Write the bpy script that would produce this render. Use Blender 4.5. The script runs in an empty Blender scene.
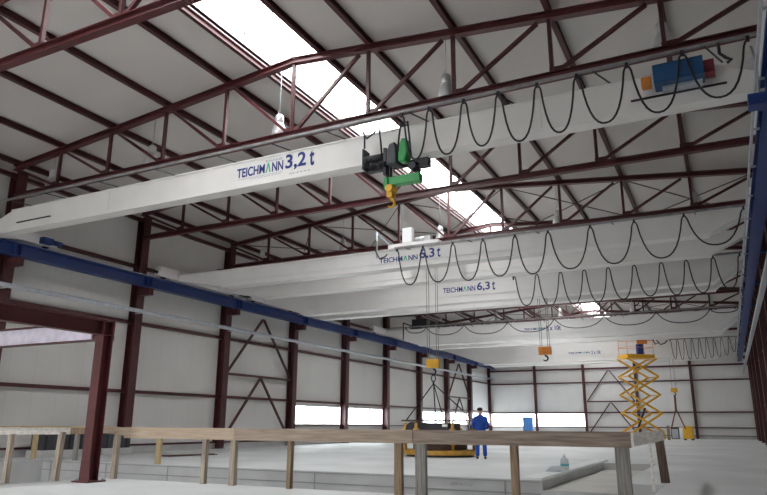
import bpy, bmesh, math, random
from mathutils import Vector, Matrix
random.seed(7)
sc = bpy.context.scene
COL = sc.collection
W = 24.1; YN = -18.0; YF = 54.0
HC = 8.92; HE = 10.04; HR = 11.21          # bottom chord, eave, ridge of the trusses
BAY = 6.0

# ------------------------------------------------------------------ materials
MATS = {}
def mat(name, col, rough=.6, metal=0.0, noise=0.0, nscale=4.0, spec=.5, bump=0.0, stretch=(1, 1, 1), col2=None, bscale=None):
    m = bpy.data.materials.new(name); m.use_nodes = True
    nt = m.node_tree; b = nt.nodes['Principled BSDF']
    b.inputs['Roughness'].default_value = rough; b.inputs['Metallic'].default_value = metal
    b.inputs['Specular IOR Level'].default_value = spec
    c1 = (*col, 1)
    c2 = (*(col2 if col2 else tuple(max(0, c * (1 - noise)) for c in col)), 1)
    tc = nt.nodes.new('ShaderNodeTexCoord'); mp = nt.nodes.new('ShaderNodeMapping')
    mp.inputs['Scale'].default_value = stretch
    nt.links.new(tc.outputs['Object'], mp.inputs['Vector'])
    nz = nt.nodes.new('ShaderNodeTexNoise'); nz.inputs['Scale'].default_value = nscale; nz.inputs['Detail'].default_value = 6
    nt.links.new(mp.outputs[0], nz.inputs['Vector'])
    rp = nt.nodes.new('ShaderNodeValToRGB')
    rp.color_ramp.elements[0].position = .35; rp.color_ramp.elements[0].color = c2
    rp.color_ramp.elements[1].position = .65; rp.color_ramp.elements[1].color = c1
    nt.links.new(nz.outputs['Fac'], rp.inputs['Fac']); nt.links.new(rp.outputs['Color'], b.inputs['Base Color'])
    if bump:
        bp = nt.nodes.new('ShaderNodeBump'); bp.inputs['Strength'].default_value = bump; bp.inputs['Distance'].default_value = .02
        if bscale:
            n2 = nt.nodes.new('ShaderNodeTexNoise'); n2.inputs['Scale'].default_value = bscale
            nt.links.new(mp.outputs[0], n2.inputs['Vector']); nt.links.new(n2.outputs['Fac'], bp.inputs['Height'])
        else:
            nt.links.new(nz.outputs['Fac'], bp.inputs['Height'])
        nt.links.new(bp.outputs[0], b.inputs['Normal'])
    MATS[name] = m
    return m

def joints(m, axis, pitch, width, dark, soft=0.0):
    """real joint lines between sheets every pitch metres along an axis"""
    nt = m.node_tree; b = nt.nodes['Principled BSDF']
    tc = nt.nodes.new('ShaderNodeTexCoord'); sp = nt.nodes.new('ShaderNodeSeparateXYZ')
    nt.links.new(tc.outputs['Object'], sp.inputs[0])
    d = nt.nodes.new('ShaderNodeMath'); d.operation = 'DIVIDE'; d.inputs[1].default_value = pitch
    nt.links.new(sp.outputs[axis], d.inputs[0])
    f = nt.nodes.new('ShaderNodeMath'); f.operation = 'FRACT'; nt.links.new(d.outputs[0], f.inputs[0])
    g = nt.nodes.new('ShaderNodeMath'); g.operation = 'LESS_THAN'; g.inputs[1].default_value = width / pitch
    nt.links.new(f.outputs[0], g.inputs[0])
    mx = nt.nodes.new('ShaderNodeMix'); mx.data_type = 'RGBA'
    src = b.inputs['Base Color'].links[0].from_socket
    mul = nt.nodes.new('ShaderNodeMix'); mul.data_type = 'RGBA'; mul.blend_type = 'MULTIPLY'; mul.inputs[0].default_value = 1
    nt.links.new(src, mul.inputs[6]); mul.inputs[7].default_value = (dark, dark, dark, 1)
    nt.links.new(g.outputs[0], mx.inputs[0]); nt.links.new(src, mx.inputs[6]); nt.links.new(mul.outputs[2], mx.inputs[7])
    nt.links.new(mx.outputs[2], b.inputs['Base Color'])

steel = mat('maroon_paint', (.080, .017, .020), .42, noise=.25, nscale=3)
steel_b = mat('maroon_paint_bright_lit', (.10, .022, .025), .38, noise=.2, nscale=3)  # brighter maroon; on the right-wall columns its brightness imitates light
deck_m = mat('roof_sheet', (.63, .60, .575), .6, noise=.04, nscale=.6); joints(deck_m, 0, 1.2, .012, .95)
wall_m = mat('wall_sheet', (.69, .685, .665), .5, noise=.05, nscale=.7); joints(wall_m, 1, 1.0, .02, .88)
wallx_m = mat('wall_sheet_end', (.67, .665, .65), .5, noise=.05, nscale=.7); joints(wallx_m, 0, 1.0, .02, .88)
conc = mat('concrete_floor', (.66, .68, .68), .55, noise=.20, nscale=.35, bump=.05, bscale=14)
pitw = mat('concrete_wall', (.54, .55, .545), .8, noise=.15, nscale=1.2, bump=.1)
trench_m = mat('trench_concrete', (.56, .555, .52), .8, noise=.12, nscale=1.5)
crane_w = mat('crane_cream_paint', (.78, .765, .74), .4, noise=.05, nscale=1.5)
crane_w2 = mat('crane_white_paint', (.76, .75, .735), .4, noise=.04, nscale=1.5)
blue = mat('blue_paint', (.013, .042, .19), .4, noise=.2, nscale=2)
blue2 = mat('cabinet_blue', (.014, .075, .20), .4, noise=.1, nscale=3)
galv = mat('galvanised_steel', (.52, .56, .60), .4, .25, noise=.2, nscale=8)
railg = mat('rail_grey', (.30, .29, .30), .45, .3, noise=.3, nscale=6)
alu = mat('aluminium', (.62, .63, .64), .35, .4, noise=.1, nscale=10)
rubber = mat('black_rubber', (.018, .018, .022), .5)
black = mat('black_metal', (.022, .022, .03), .45, .2)
dgrey = mat('dark_grey_plastic', (.07, .075, .085), .6, noise=.3)
green = mat('green_paint', (.035, .36, .09), .4, noise=.1)
ochre = mat('ochre_paint', (.60, .32, .045), .45, noise=.3, nscale=6)
yellow = mat('yellow_paint', (.80, .44, .025), .4, noise=.12, nscale=5)
rope_m = mat('greased_rope', (.24, .21, .16), .6, .2)
orange = mat('orange_paint', (.78, .27, .04), .45, noise=.1)
navy = mat('navy_lettering', (.012, .035, .20), .5)
lgreen = mat('green_lettering', (.05, .45, .25), .5)
lgrey = mat('grey_lettering', (.42, .44, .52), .5)
wood = mat('weathered_board', (.345, .275, .225), .85, noise=0, nscale=3, stretch=(.6, 6, 9), col2=(.20, .155, .125), bump=.3)
woody = mat('board_long', (.46, .36, .30), .8, nscale=3, stretch=(9, .35, 9), col2=(.36, .29, .24), bump=.3)
woodd = mat('dark_post_wood', (.17, .115, .085), .85, nscale=4, stretch=(9, 9, .5), col2=(.09, .06, .045), bump=.3)
woodw = mat('pale_board', (.88, .85, .80), .7, nscale=3, stretch=(9, .5, 9), col2=(.66, .62, .57), bump=.2)
woodp = mat('post_wood', (.34, .25, .165), .8, nscale=4, stretch=(9, 9, .5), col2=(.20, .135, .085), bump=.3)
woodl = mat('light_post_wood', (.52, .44, .35), .85, nscale=4, stretch=(9, 9, .5), col2=(.28, .235, .19), bump=.3)
woodb = mat('fresh_board', (.50, .40, .31), .85, nscale=3, stretch=(.6, 6, 9), col2=(.42, .32, .23), bump=.3)
woodc = mat('worn_board', (.43, .345, .275), .85, nscale=3, stretch=(.6, 6, 9), col2=(.29, .225, .175), bump=.3)
woodg = mat('grey_post_wood', (.33, .315, .295), .85, nscale=4, stretch=(9, 9, .5), col2=(.18, .17, .16), bump=.3)
woody2 = mat('yellow_board', (.48, .38, .22), .8, nscale=3, stretch=(.5, 6, 9), col2=(.45, .34, .17), bump=.3)
skin = mat('skin', (.60, .36, .26), .55)
hair_m = mat('dark_hair', (.025, .02, .018), .7)
overall = mat('blue_workwear', (.012, .075, .42), .85, noise=.35, nscale=9, bump=.4)
shoe_m = mat('shoe_leather', (.03, .03, .05), .5)
film = mat('lavender_film', (.68, .64, .74), .35, noise=.2, nscale=5, bump=.3)
tarp = mat('dark_tarp', (.07, .075, .10), .6, noise=.4, nscale=4, bump=.5)
red_m = mat('red_webbing', (.17, .06, .045), .7)
rust = mat('rusty_steel', (.13, .08, .06), .7, .3, noise=.4)
panel_b = mat('blue_sheet_metal', (.05, .20, .55), .5)
white_p = mat('white_plastic', (.82, .84, .84), .5)
wetc = mat('scribble_chalk', (.30, .31, .33), .9)

def clear_mat(name, col, mixf):
    m = bpy.data.materials.new(name); m.use_nodes = True; nt = m.node_tree; nt.nodes.clear()
    o = nt.nodes.new('ShaderNodeOutputMaterial'); mx = nt.nodes.new('ShaderNodeMixShader')
    t = nt.nodes.new('ShaderNodeBsdfTransparent'); t.inputs[0].default_value = (*col, 1)
    d = nt.nodes.new('ShaderNodeBsdfTranslucent'); d.inputs[0].default_value = (.9, .9, .9, 1)
    mx.inputs[0].default_value = mixf
    nt.links.new(t.outputs[0], mx.inputs[1]); nt.links.new(d.outputs[0], mx.inputs[2]); nt.links.new(mx.outputs[0], o.inputs[0])
    return m
poly_m = clear_mat('polycarbonate', (.95, .95, .95), .25)
glass_m = clear_mat('window_pane', (.93, .96, .97), .10)
film_m = clear_mat('clear_plastic', (.85, .9, .92), .55)

# ------------------------------------------------------------------ mesh builder
class MB:
    def __init__(s): s.v = []; s.f = []; s.sm = []
    def add(s, vs, fs, smooth=False):
        n = len(s.v); s.v += [Vector(v) for v in vs]
        for f in fs: s.f.append([i + n for i in f]); s.sm.append(smooth)
        return s
    def box(s, x0, x1, y0, y1, z0, z1):
        vs = [(x, y, z) for x in (x0, x1) for y in (y0, y1) for z in (z0, z1)]
        return s.add(vs, [(0, 1, 3, 2), (4, 6, 7, 5), (0, 4, 5, 1), (2, 3, 7, 6), (0, 2, 6, 4), (1, 5, 7, 3)])
    def frame(s, a, b, up):
        a = Vector(a); b = Vector(b); d = (b - a).normalized(); u = Vector(up)
        r = d.cross(u)
        if r.length < 1e-4: r = d.cross(Vector((0, 1, 0)))
        r.normalize(); u = r.cross(d).normalized()
        return a, b, r, u
    def bar(s, a, b, w, h, up=(0, 0, 1)):
        a, b, r, u = s.frame(a, b, up)
        vs = [p + r * i * w / 2 + u * j * h / 2 for p in (a, b) for i, j in ((-1, -1), (1, -1), (1, 1), (-1, 1))]
        return s.add(vs, [(3, 2, 1, 0), (4, 5, 6, 7), (0, 1, 5, 4), (1, 2, 6, 5), (2, 3, 7, 6), (3, 0, 4, 7)])
    def prof(s, a, b, pts, up=(0, 0, 1)):
        a, b, r, u = s.frame(a, b, up); n = len(pts)
        vs = [p + r * x + u * y for p in (a, b) for x, y in pts]
        fs = [tuple(reversed(range(n))), tuple(range(n, 2 * n))] + [(i, (i + 1) % n, n + (i + 1) % n, n + i) for i in range(n)]
        return s.add(vs, fs)
    def ibeam(s, a, b, w, h, t=.016, tw=.012, up=(0, 0, 1)):
        x, y, k = w / 2, h / 2, tw / 2
        return s.prof(a, b, [(-x, -y), (x, -y), (x, -y + t), (k, -y + t), (k, y - t), (x, y - t), (x, y), (-x, y), (-x, y - t), (-k, y - t), (-k, -y + t), (-x, -y + t)], up)
    def tube(s, pts, r, seg=8, cap=True):
        pts = [Vector(p) for p in pts]; n = len(pts); rings = []
        ref = Vector((0, 0, 1))
        if abs((pts[1] - pts[0]).normalized().dot(ref)) > .9: ref = Vector((0, 1, 0)) if abs((pts[1] - pts[0]).normalized().y) < .9 else Vector((1, 0, 0))
        base = len(s.v); vs = []
        for i, p in enumerate(pts):
            d = (pts[min(i + 1, n - 1)] - pts[max(i - 1, 0)]).normalized()
            a = d.cross(ref)
            if a.length < 1e-3: a = d.cross(Vector((0, 1, 0)))
            a.normalize(); b = a.cross(d).normalized(); ref = b if abs(b.dot(d)) < .5 else ref
            rr = r[i] if isinstance(r, (list, tuple)) else r
            vs += [p + a * rr * math.cos(2 * math.pi * k / seg) + b * rr * math.sin(2 * math.pi * k / seg) for k in range(seg)]
        fs = [(i * seg + k, i * seg + (k + 1) % seg, (i + 1) * seg + (k + 1) % seg, (i + 1) * seg + k) for i in range(n - 1) for k in range(seg)]
        s.add(vs, fs, True)
        if cap:
            s.f.append([base + k for k in reversed(range(seg))]); s.sm.append(False)
            s.f.append([base + (n - 1) * seg + k for k in range(seg)]); s.sm.append(False)
        return s
    def cyl(s, a, b, r, seg=16): return s.tube([a, b], r, seg)
    def lathe(s, c, prof, seg=20):
        c = Vector(c); n = len(prof)
        vs = [c + Vector((r * math.cos(2 * math.pi * k / seg), r * math.sin(2 * math.pi * k / seg), z)) for r, z in prof for k in range(seg)]
        fs = [(i * seg + k, i * seg + (k + 1) % seg, (i + 1) * seg + (k + 1) % seg, (i + 1) * seg + k) for i in range(n - 1) for k in range(seg)]
        return s.add(vs, fs, True)
    def prism(s, poly, y0, y1):
        """polygon in XZ extruded along Y"""
        n = len(poly); vs = [(x, y, z) for y in (y0, y1) for x, z in poly]
        return s.add(vs, [tuple(range(n)), tuple(reversed(range(n, 2 * n)))] + [(i, n + i, n + (i + 1) % n, (i + 1) % n) for i in range(n)])
    def prismz(s, poly, z0, z1):
        n = len(poly); vs = [(x, y, z) for z in (z0, z1) for x, y in poly]
        return s.add(vs, [tuple(reversed(range(n))), tuple(range(n, 2 * n))] + [(i, (i + 1) % n, n + (i + 1) % n, n + i) for i in range(n)])
    def rot(s, c, ang, axis='Z', start=0):
        M = Matrix.Translation(c) @ Matrix.Rotation(ang, 4, axis) @ Matrix.Translation(-Vector(c))
        for i in range(start, len(s.v)): s.v[i] = M @ s.v[i]
        return s
    def build(s, name, m, parent=None, origin=None, bevel=0, flat=False):
        if parent is not None and origin is None: origin = parent['_o']
        if origin is None:
            xs = [v.x for v in s.v]; ys = [v.y for v in s.v]; zs = [v.z for v in s.v]
            origin = ((min(xs) + max(xs)) / 2, (min(ys) + max(ys)) / 2, min(zs))
        O = Vector(origin); me = bpy.data.meshes.new(name)
        me.from_pydata([v - O for v in s.v], [], s.f)
        if not flat: me.polygons.foreach_set('use_smooth', s.sm)
        bm = bmesh.new(); bm.from_mesh(me); bmesh.ops.recalc_face_normals(bm, faces=bm.faces); bm.to_mesh(me); bm.free()
        me.materials.append(m); me.update()
        o = bpy.data.objects.new(name, me); COL.objects.link(o)
        if parent is not None: o.parent = parent
        else: o.location = O
        o['_o'] = tuple(O)
        if bevel:
            b = o.modifiers.new('bevel', 'BEVEL'); b.width = bevel; b.segments = 2; b.limit_method = 'ANGLE'
        return o

def tag(o, label=None, cat=None, group=None, kind=None):
    if label: o['label'] = label
    if cat: o['category'] = cat
    if group: o['group'] = group
    if kind: o['kind'] = kind
    return o
def thing(name, loc, label, cat, group=None):
    o = bpy.data.objects.new(name, None); o.empty_display_size = .2; COL.objects.link(o); o.location = loc; o['_o'] = tuple(loc)
    return tag(o, label, cat, group)
def struct(o, label=None): o['kind'] = 'structure'; return tag(o, label)
def kids(o): return [c for c in bpy.data.objects if c.parent is o]
def copy_thing(src, loc, label, group=None):
    allo = kids(src)
    r = src.copy(); COL.objects.link(r); r.location = loc; r['label'] = label
    if group: r['group'] = group
    for ch in allo:
        c = ch.copy(); COL.objects.link(c); c.parent = r
        for g in kids(ch):
            d = g.copy(); COL.objects.link(d); d.parent = c
    return r
ORD = ['first', 'second', 'third', 'fourth', 'fifth', 'sixth', 'seventh', 'eighth', 'ninth', 'tenth', 'eleventh', 'twelfth', 'thirteenth']

# ------------------------------------------------------------------ floor with pit and trench
PX0, PX1, PY0, PY1 = 9.35, 20.73, -3.02, 1.15
DEEP, SH = -1.3, -.2
xs = [-.2, 2.0, 9.35, 18.25, 19.85, 20.73, W + .2]
ys = [YN, -9.0, -3.02, 1.15, 9.0, YF + .2]
def depth(xc, yc):
    if 2.0 < xc < 9.35 and -9 < yc < 1.15: return DEEP
    if 9.35 < xc < 20.73 and -3.02 < yc < 1.15: return DEEP
    if 18.25 < xc < 19.85 and 1.15 < yc < 9.0: return SH
    return 0.0
fl = MB(); pw = MB(); pf = MB(); tr = MB()
nx, ny = len(xs) - 1, len(ys) - 1
D = [[depth((xs[i] + xs[i + 1]) / 2, (ys[j] + ys[j + 1]) / 2) for j in range(ny)] for i in range(nx)]
for i in range(nx):
    for j in range(ny):
        z = D[i][j]; q = [(xs[i], ys[j], z), (xs[i + 1], ys[j], z), (xs[i + 1], ys[j + 1], z), (xs[i], ys[j + 1], z)]
        (fl if z == 0 else (tr if z == SH else pf)).add(q, [(0, 1, 2, 3)])
        if i + 1 < nx and D[i + 1][j] != z:
            z2 = D[i + 1][j]; pw.add([(xs[i + 1], ys[j], z), (xs[i + 1], ys[j + 1], z), (xs[i + 1], ys[j + 1], z2), (xs[i + 1], ys[j], z2)], [(0, 1, 2, 3)])
        if j + 1 < ny and D[i][j + 1] != z:
            z2 = D[i][j + 1]; pw.add([(xs[i], ys[j + 1], z), (xs[i + 1], ys[j + 1], z), (xs[i + 1], ys[j + 1], z2), (xs[i], ys[j + 1], z2)], [(0, 1, 2, 3)])
floor = struct(fl.build('floor', conc, origin=(0, 0, 0), flat=True), 'pale concrete hall floor')
pit = struct(pf.build('floor_pit_base', pitw, origin=(0, 0, 0), flat=True), 'grey concrete bottom of the long pit')
struct(tr.build('floor_trench', trench_m, origin=(0, 0, 0), flat=True), 'beige floor of the shallow trench behind the pit')
struct(pw.build('wall_pit', pitw, origin=(0, 0, 0), flat=True), 'grey concrete side walls of the pit')
# shutter-board joints on the far pit wall and the kerb lip along it
jm = MB()
for x in (2.4, 4.9, 7.4, 9.9, 12.4, 14.9, 17.4): jm.box(x, x + .025, 1.135, 1.152, -1.3, -.03)
jm.box(2.0, 18.2, 1.13, 1.152, -.30, -.275); jm.box(2.0, 18.2, 1.12, 1.152, -.05, -.03)
struct(jm.build('trim_1', mat('joint_grey', (.30, .31, .31), .9)), 'dark shutter joints on the far pit wall')
# faint pencil scribble on the far pit wall
sm = MB()
for k in range(6):
    x = 16.13 + k * .09 + random.random() * .02
    sm.tube([(x, 1.128, -.20), (x + .02, 1.128, -.12), (x + .05, 1.128, -.18), (x + .07, 1.128, -.11)], .006, 5)
struct(sm.build('trim_2', wetc), 'faint scribbled mark on the far pit wall')

# outside ground seen through the windows
og = MB(); og.add([(-60, -60, -.25), (90, -60, -.25), (90, 120, -.25), (-60, 120, -.25)], [(0, 1, 2, 3)])
# cut: built as a ring round the hall so that it does not run under the pit
og = MB()
for a in ((-60, -.45, -60, 120), (W + .45, 90, -60, 120), (-.45, W + .45, YF + .45, 120), (-.45, W + .45, -60, YN - .3)):
    og.add([(a[0], a[2], -.02), (a[1], a[2], -.02), (a[1], a[3], -.02), (a[0], a[3], -.02)], [(0, 1, 2, 3)])
struct(og.build('ground', mat('snowy_ground', (.8, .8, .8), .9, noise=.1), origin=(0, 0, 0), flat=True), 'snowy ground outside the hall')

# ------------------------------------------------------------------ walls
def wall_cells(along, const0, const1, cells, name, m, label):
    w = MB()
    for a0, a1, z0, z1 in cells:
        if along == 'y': w.box(const0, const1, a0, a1, z0, z1)
        else: w.box(a0, a1, const0, const1, z0, z1)
    return struct(w.build(name, m, origin=(0, 0, 0)), label)
EZ = HE + .25
WIN_L = [(18.0, 24.0), (24.0, 30.0), (36.0, 42.0), (42.0, 48.0), (48.0, 54.0)]
cells = [(YN, YF, -.0, .25), (YN, 18, .25, EZ), (18, YF + .35, 2.22, EZ), (18, YF + .35, .25, 1.12), (30, 36, 1.12, 2.22)]
wall_cells('y', -.35, -.2, cells[1:], 'wall_left', wall_m, 'light grey sheeted left wall')
pl = MB(); pl.box(-.38, -.17, YN, YF, 0, .25); struct(pl.build('baseboard_left', pitw, origin=(0, 0, 0)), 'concrete plinth of the left wall')
cells = [(YN, YF + .35, .25, EZ)]
wall_cells('y', W + .2, W + .35, cells, 'wall_right', wall_m, 'grey sheeted right wall')
pl = MB(); pl.box(W + .17, W + .38, YN, YF, 0, .25); struct(pl.build('baseboard_right', pitw, origin=(0, 0, 0)), 'concrete plinth of the right wall')
cells = [(-.2, W + .2, .25, .98), (9.65, W + .2, .98, 2.25), (-.2, W + .2, 2.25, EZ)]
w = MB()
for a0, a1, z0, z1 in cells: w.box(a0, a1, YF + .2, YF + .35, z0, z1)
w.prism([(-.2, EZ), (W + .2, EZ), (W / 2, HR + .3)], YF + .2, YF + .35)
struct(w.build('wall_end', wallx_m, origin=(0, 0, 0)), 'light grey sheeted end wall')
pl = MB(); pl.box(-.2, W + .2, YF + .17, YF + .38, 0, .25); struct(pl.build('baseboard_end', pitw, origin=(0, 0, 0)), 'concrete plinth of the end wall')
# unseen wall behind the photographer; open gate added and sized to let in daylight
w = MB()
GX0, GX1, GZ = 2.5, 8.5, 3.6
w.box(-.2, GX0, YN - .15, YN, 0, EZ); w.box(GX1, W + .2, YN - .15, YN, 0, EZ); w.box(GX0, GX1, YN - .15, YN, GZ, EZ)
w.prism([(-.2, EZ), (W + .2, EZ), (W / 2, HR + .3)], YN - .15, YN)
struct(w.build('wall_added_gate', wallx_m, origin=(0, 0, 0)), 'sheeted wall with an added open gate that lets in daylight')

# windows: frame + pane each
def window(n, axis, c, a0, a1, z0, z1, label):
    f = MB(); p = MB(); t = .05
    def bx(mb, u0, u1, w0, w1, k):
        if axis == 'y': mb.box(c - k, c + k, u0, u1, w0, w1)
        else: mb.box(u0, u1, c - k, c + k, w0, w1)
    bx(f, a0, a1, z0, z0 + t, .05); bx(f, a0, a1, z1 - t, z1, .05); bx(f, a0, a0 + t, z0, z1, .05); bx(f, a1 - t, a1, z0, z1, .05)
    for k in (1, 2):
        u = a0 + (a1 - a0) * k / 3; bx(f, u - .015, u + .015, z0 + t, z1 - t, .03)
    bx(p, a0 + t, a1 - t, z0 + t, z1 - t, .004)
    fo = struct(f.build('window_%d' % n, alu), label)
    po = p.build('pane', glass_m, fo); po['_o'] = fo['_o']
n = 1
for a0, a1 in WIN_L:
    n += 1; window(n, 'y', -.275, a0 + .18, a1 - .18, 1.12, 2.22, 'low strip window in the left wall, %s from the camera' % ORD[n - 2])
for a0, a1 in ((.1, 4.7), (4.95, 9.55)):
    n += 1; window(n, 'x', YF + .275, a0, a1, .98, 2.25, 'low strip window in the end wall, %s bay' % ('corner' if a0 < 1 else 'second'))

# ------------------------------------------------------------------ roof
def zt(x): return HE + (HR - HE) * (1 - abs(x - W / 2) / (W / 2))      # top chord centre
SKX = .94; SKC = W / 2 - .14
PH = .18
def slab(x0, x1, off0, off1, y0, y1):
    return [(x, y, zt(x) + o) for x in (x0, x1) for y in (y0, y1) for o in (off0, off1)]
r = MB()
for x0, x1 in ((-.35, SKC - SKX), (SKC + SKX, W + .35)):
    r.add(slab(x0, x1, .30, .42, YN - .15, YF + .35), [(0, 1, 3, 2), (4, 6, 7, 5), (0, 4, 5, 1), (2, 3, 7, 6), (0, 2, 6, 4), (1, 5, 7, 3)])
struct(r.build('ceiling', deck_m, origin=(0, 0, 0)), 'grey sheet roof with two shallow slopes')
# skylight along the ridge: kerbs, vault, ribs
k = MB()
for sx in (-1, 1):
    x = SKC + sx * SKX; z = zt(x) + .30
    k.box(min(x, x + sx * .05), max(x, x + sx * .05), YN, YF, z - .02, z + .45)
sky = struct(k.build('window_1', mat('kerb_lining', (.62, .54, .53), .6), origin=(0, 0, 0)), 'arched translucent skylight running along the roof ridge')
v = MB(); zk = zt(SKC + SKX) + .74; N = 10
arc = [(SKC + SKX * math.cos(math.pi * i / N), zk + .42 * math.sin(math.pi * i / N)) for i in range(N + 1)]
v.add([(x, y, z) for y in (YN, YF) for x, z in arc], [(i, i + 1, N + 2 + i, N + 1 + i) for i in range(N)], True)
v.build('pane', poly_m, sky)
y = YN + 1
rb = MB()
while y < YF:
    rb.tube([(x, y, z - .03) for x, z in arc], .045, 6); y += 2.0
rb.build('frame', alu, sky)
for x0, x1, in ((SKC - SKX - .02, SKC + SKX + .02),):
    e = MB()
    for yy in (YN - .05, YF):
        e.prism([(x0, zk - .5), (x1, zk - .5)] + arc, yy, yy + .05)
    e.build('end_cap', white_p, sky)

# ------------------------------------------------------------------ purlins
NODE = [W * i / 10 for i in range(11)]
pnames = ['left eave', 'first from left eave', 'second from left eave', 'third from left eave', 'fourth from left eave', 'left edge of the skylight', 'right edge of the skylight',
          'fourth from right eave', 'third from right eave', 'second from right eave', 'first from right eave', 'right eave']
px = NODE[0:5] + [SKC - SKX - .08, SKC + SKX + .08] + NODE[6:11]
for x, nm in zip(px, pnames):
    x = min(max(x, .1), W - .1); z = zt(x) + .19
    lab = ('maroon roof purlin running the hall along the %s' if 'eave' in nm and 'from' not in nm or 'skylight' in nm else 'maroon roof purlin running the hall, %s') % nm
    tag(MB().ibeam((x, YN, z), (x, YF + .2, z), .13, PH).build('roof_purlin', steel), lab, 'roof purlin', 'roof purlins')

# ------------------------------------------------------------------ trusses
def truss(Y, label):
    t = thing('roof_truss', (W / 2, Y, HC - .1), label, 'roof truss', 'roof trusses')
    MB().ibeam((.2, Y, HC), (W - .2, Y, HC), .19, .19, .018).build('bottom_chord', steel_b, t)
    for a, b in ((0.0, W / 2), (W / 2, W)):
        MB().ibeam((a, Y, zt(a)), (b, Y, zt(b)), .20, .19, .02).build('top_chord', steel_b, t)
    for i in range(1, 10):
        MB().bar((NODE[i], Y, HC + .09), (NODE[i], Y, zt(NODE[i]) - .09), .09, .09, (0, 1, 0)).build('vertical_post', steel, t)
    for i in range(5):
        for s in (0, 1):
            o_, i_ = (i, i + 1) if not s else (10 - i, 9 - i)
            xo, xi = NODE[o_], NODE[i_]
            a = Vector((xo + (.28 if not s else -.28), Y, zt(xo) - .12)); b = Vector((xi + (-.16 if not s else .16), Y, HC + .12))
            MB().bar(a, b, .085, .085, (0, 1, 0)).build('diagonal_brace', steel, t)
    for i in range(1, 10):
        x0_ = NODE[i] - (.27 if i <= 5 else .06); x1_ = NODE[i] + (.27 if i >= 5 else .06)
        MB().box(x0_, x1_, Y - .012, Y + .012, HC + .08, HC + .24).build('gusset_plate', steel, t)
    return t
t0 = truss(-6, 'maroon lattice roof truss nearest overhead, crossing the top left corner')
tl = {0: 'maroon roof truss in front of the 3,2 t crane, above its cable rail', 6: 'maroon roof truss between the 3,2 t crane and the first 6,3 t crane',
      12: 'maroon roof truss just above the first 6,3 t crane', 18: 'maroon roof truss above the second 6,3 t crane', 24: 'maroon roof truss between the 6,3 t cranes and the 10 t cranes',
      30: 'maroon roof truss just before the nearer 10 t crane', 36: 'maroon roof truss just behind the nearer 10 t crane', 42: 'maroon roof truss just before the farther 10 t crane', 48: 'maroon roof truss last before the end wall'}
for Y, l in tl.items(): copy_thing(t0, (W / 2, Y, HC - .1), l)

# roof wind bracing rods
for Y, l in ((12, 'thin steel bracing rods crossed under the roof sheets beside the first 6,3 t crane'), (42, 'thin steel bracing rods crossed under the roof sheets near the end wall')):
    t = thing('wind_bracing', (W / 2, Y + 3, HE), l, 'bracing', 'roof wind bracing')
    for i in (0, 2, 4, 6, 8):
        for a, b in ((i, i + 2), (i + 2, i)):
            xa, xb = NODE[a], NODE[b]
            xa = min(max(xa, .3), W - .3); xb = min(max(xb, .3), W - .3)
            za = zt(xa) - .02 + (.03 if a < b else -.02); zb = zt(xb) - .02 + (.03 if a < b else -.02)
            if abs(xa - W / 2) < .1 or abs(xb - W / 2) < .1: za -= .0
            MB().cyl((xa, Y + .12, za), (xb, Y + 5.88, zb), .022, 6).build('tie_rod', rust, t)

# ------------------------------------------------------------------ columns
def column(x, Y, label, side):
    t = thing('steel_column', (x, Y, 0), label, 'column', 'columns of the %s wall' % side)
    top = zt(x) - .1
    MB().ibeam((x, Y, .02), (x, Y, top), .40, .40, .022, .014, (1, 0, 0)).build('shaft', steel if side == 'left' else steel_b, t)  # right columns take the brighter maroon, light put into their colour
    MB().box(x - .19, x + .25, Y - .25, Y + .25, 0, .03).build('base_plate', steel, t) if side == 'left' else MB().box(x - .25, x + .19, Y - .25, Y + .25, 0, .03).build('base_plate', steel, t)
    s = 1 if side == 'left' else -1
    MB().box(min(x + s * .2, x + s * (.78 if s > 0 else .55)), max(x + s * .2, x + s * (.78 if s > 0 else .55)), Y - .12, Y + .12, 6.40, 6.69).build('bracket', steel, t)
    return t
cl = ['behind the red platform frame', 'nearest tall one right of the platform frame', 'near side of the first V-braced bay', 'far side of the first V-braced bay', 'between the first two strip windows',
      'right after the second strip window', 'near side of the third strip window', 'near side of the far V-braced bay', 'far side of the far V-braced bay']
for i in range(9): column(0, i * 6 + (.2 if i < 2 else 0), 'maroon steel column on the left wall, ' + cl[i], 'left')
for i in range(1, 9): column(W, i * 6, 'maroon steel column on the right wall, %s from the camera' % ORD[i - 1], 'right')
for i in (-2, -1): column(0, i * 6, 'maroon steel column on the left wall beyond the red platform frame, near the added gate', 'left')
for i in (-2, -1, 0): column(W, i * 6, 'maroon steel column on the right wall near the added gate', 'right')
for k_, (x, l) in enumerate([(0, 'left corner post'), (4.82, 'between the two strip windows'), (9.64, 'left side of the V-braced bay'), (14.46, 'behind the yellow scissor lift'), (19.28, 'beside the small yellow machine'), (W, 'right corner post')]):
    tag(MB().ibeam((x, YF, .0), (x, YF, zt(x) - .05), .24, .26, .02, .014, (0, 1, 0)).build('steel_column', steel), 'maroon steel column on the end wall, ' + l, 'column', 'columns of the end wall')

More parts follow.
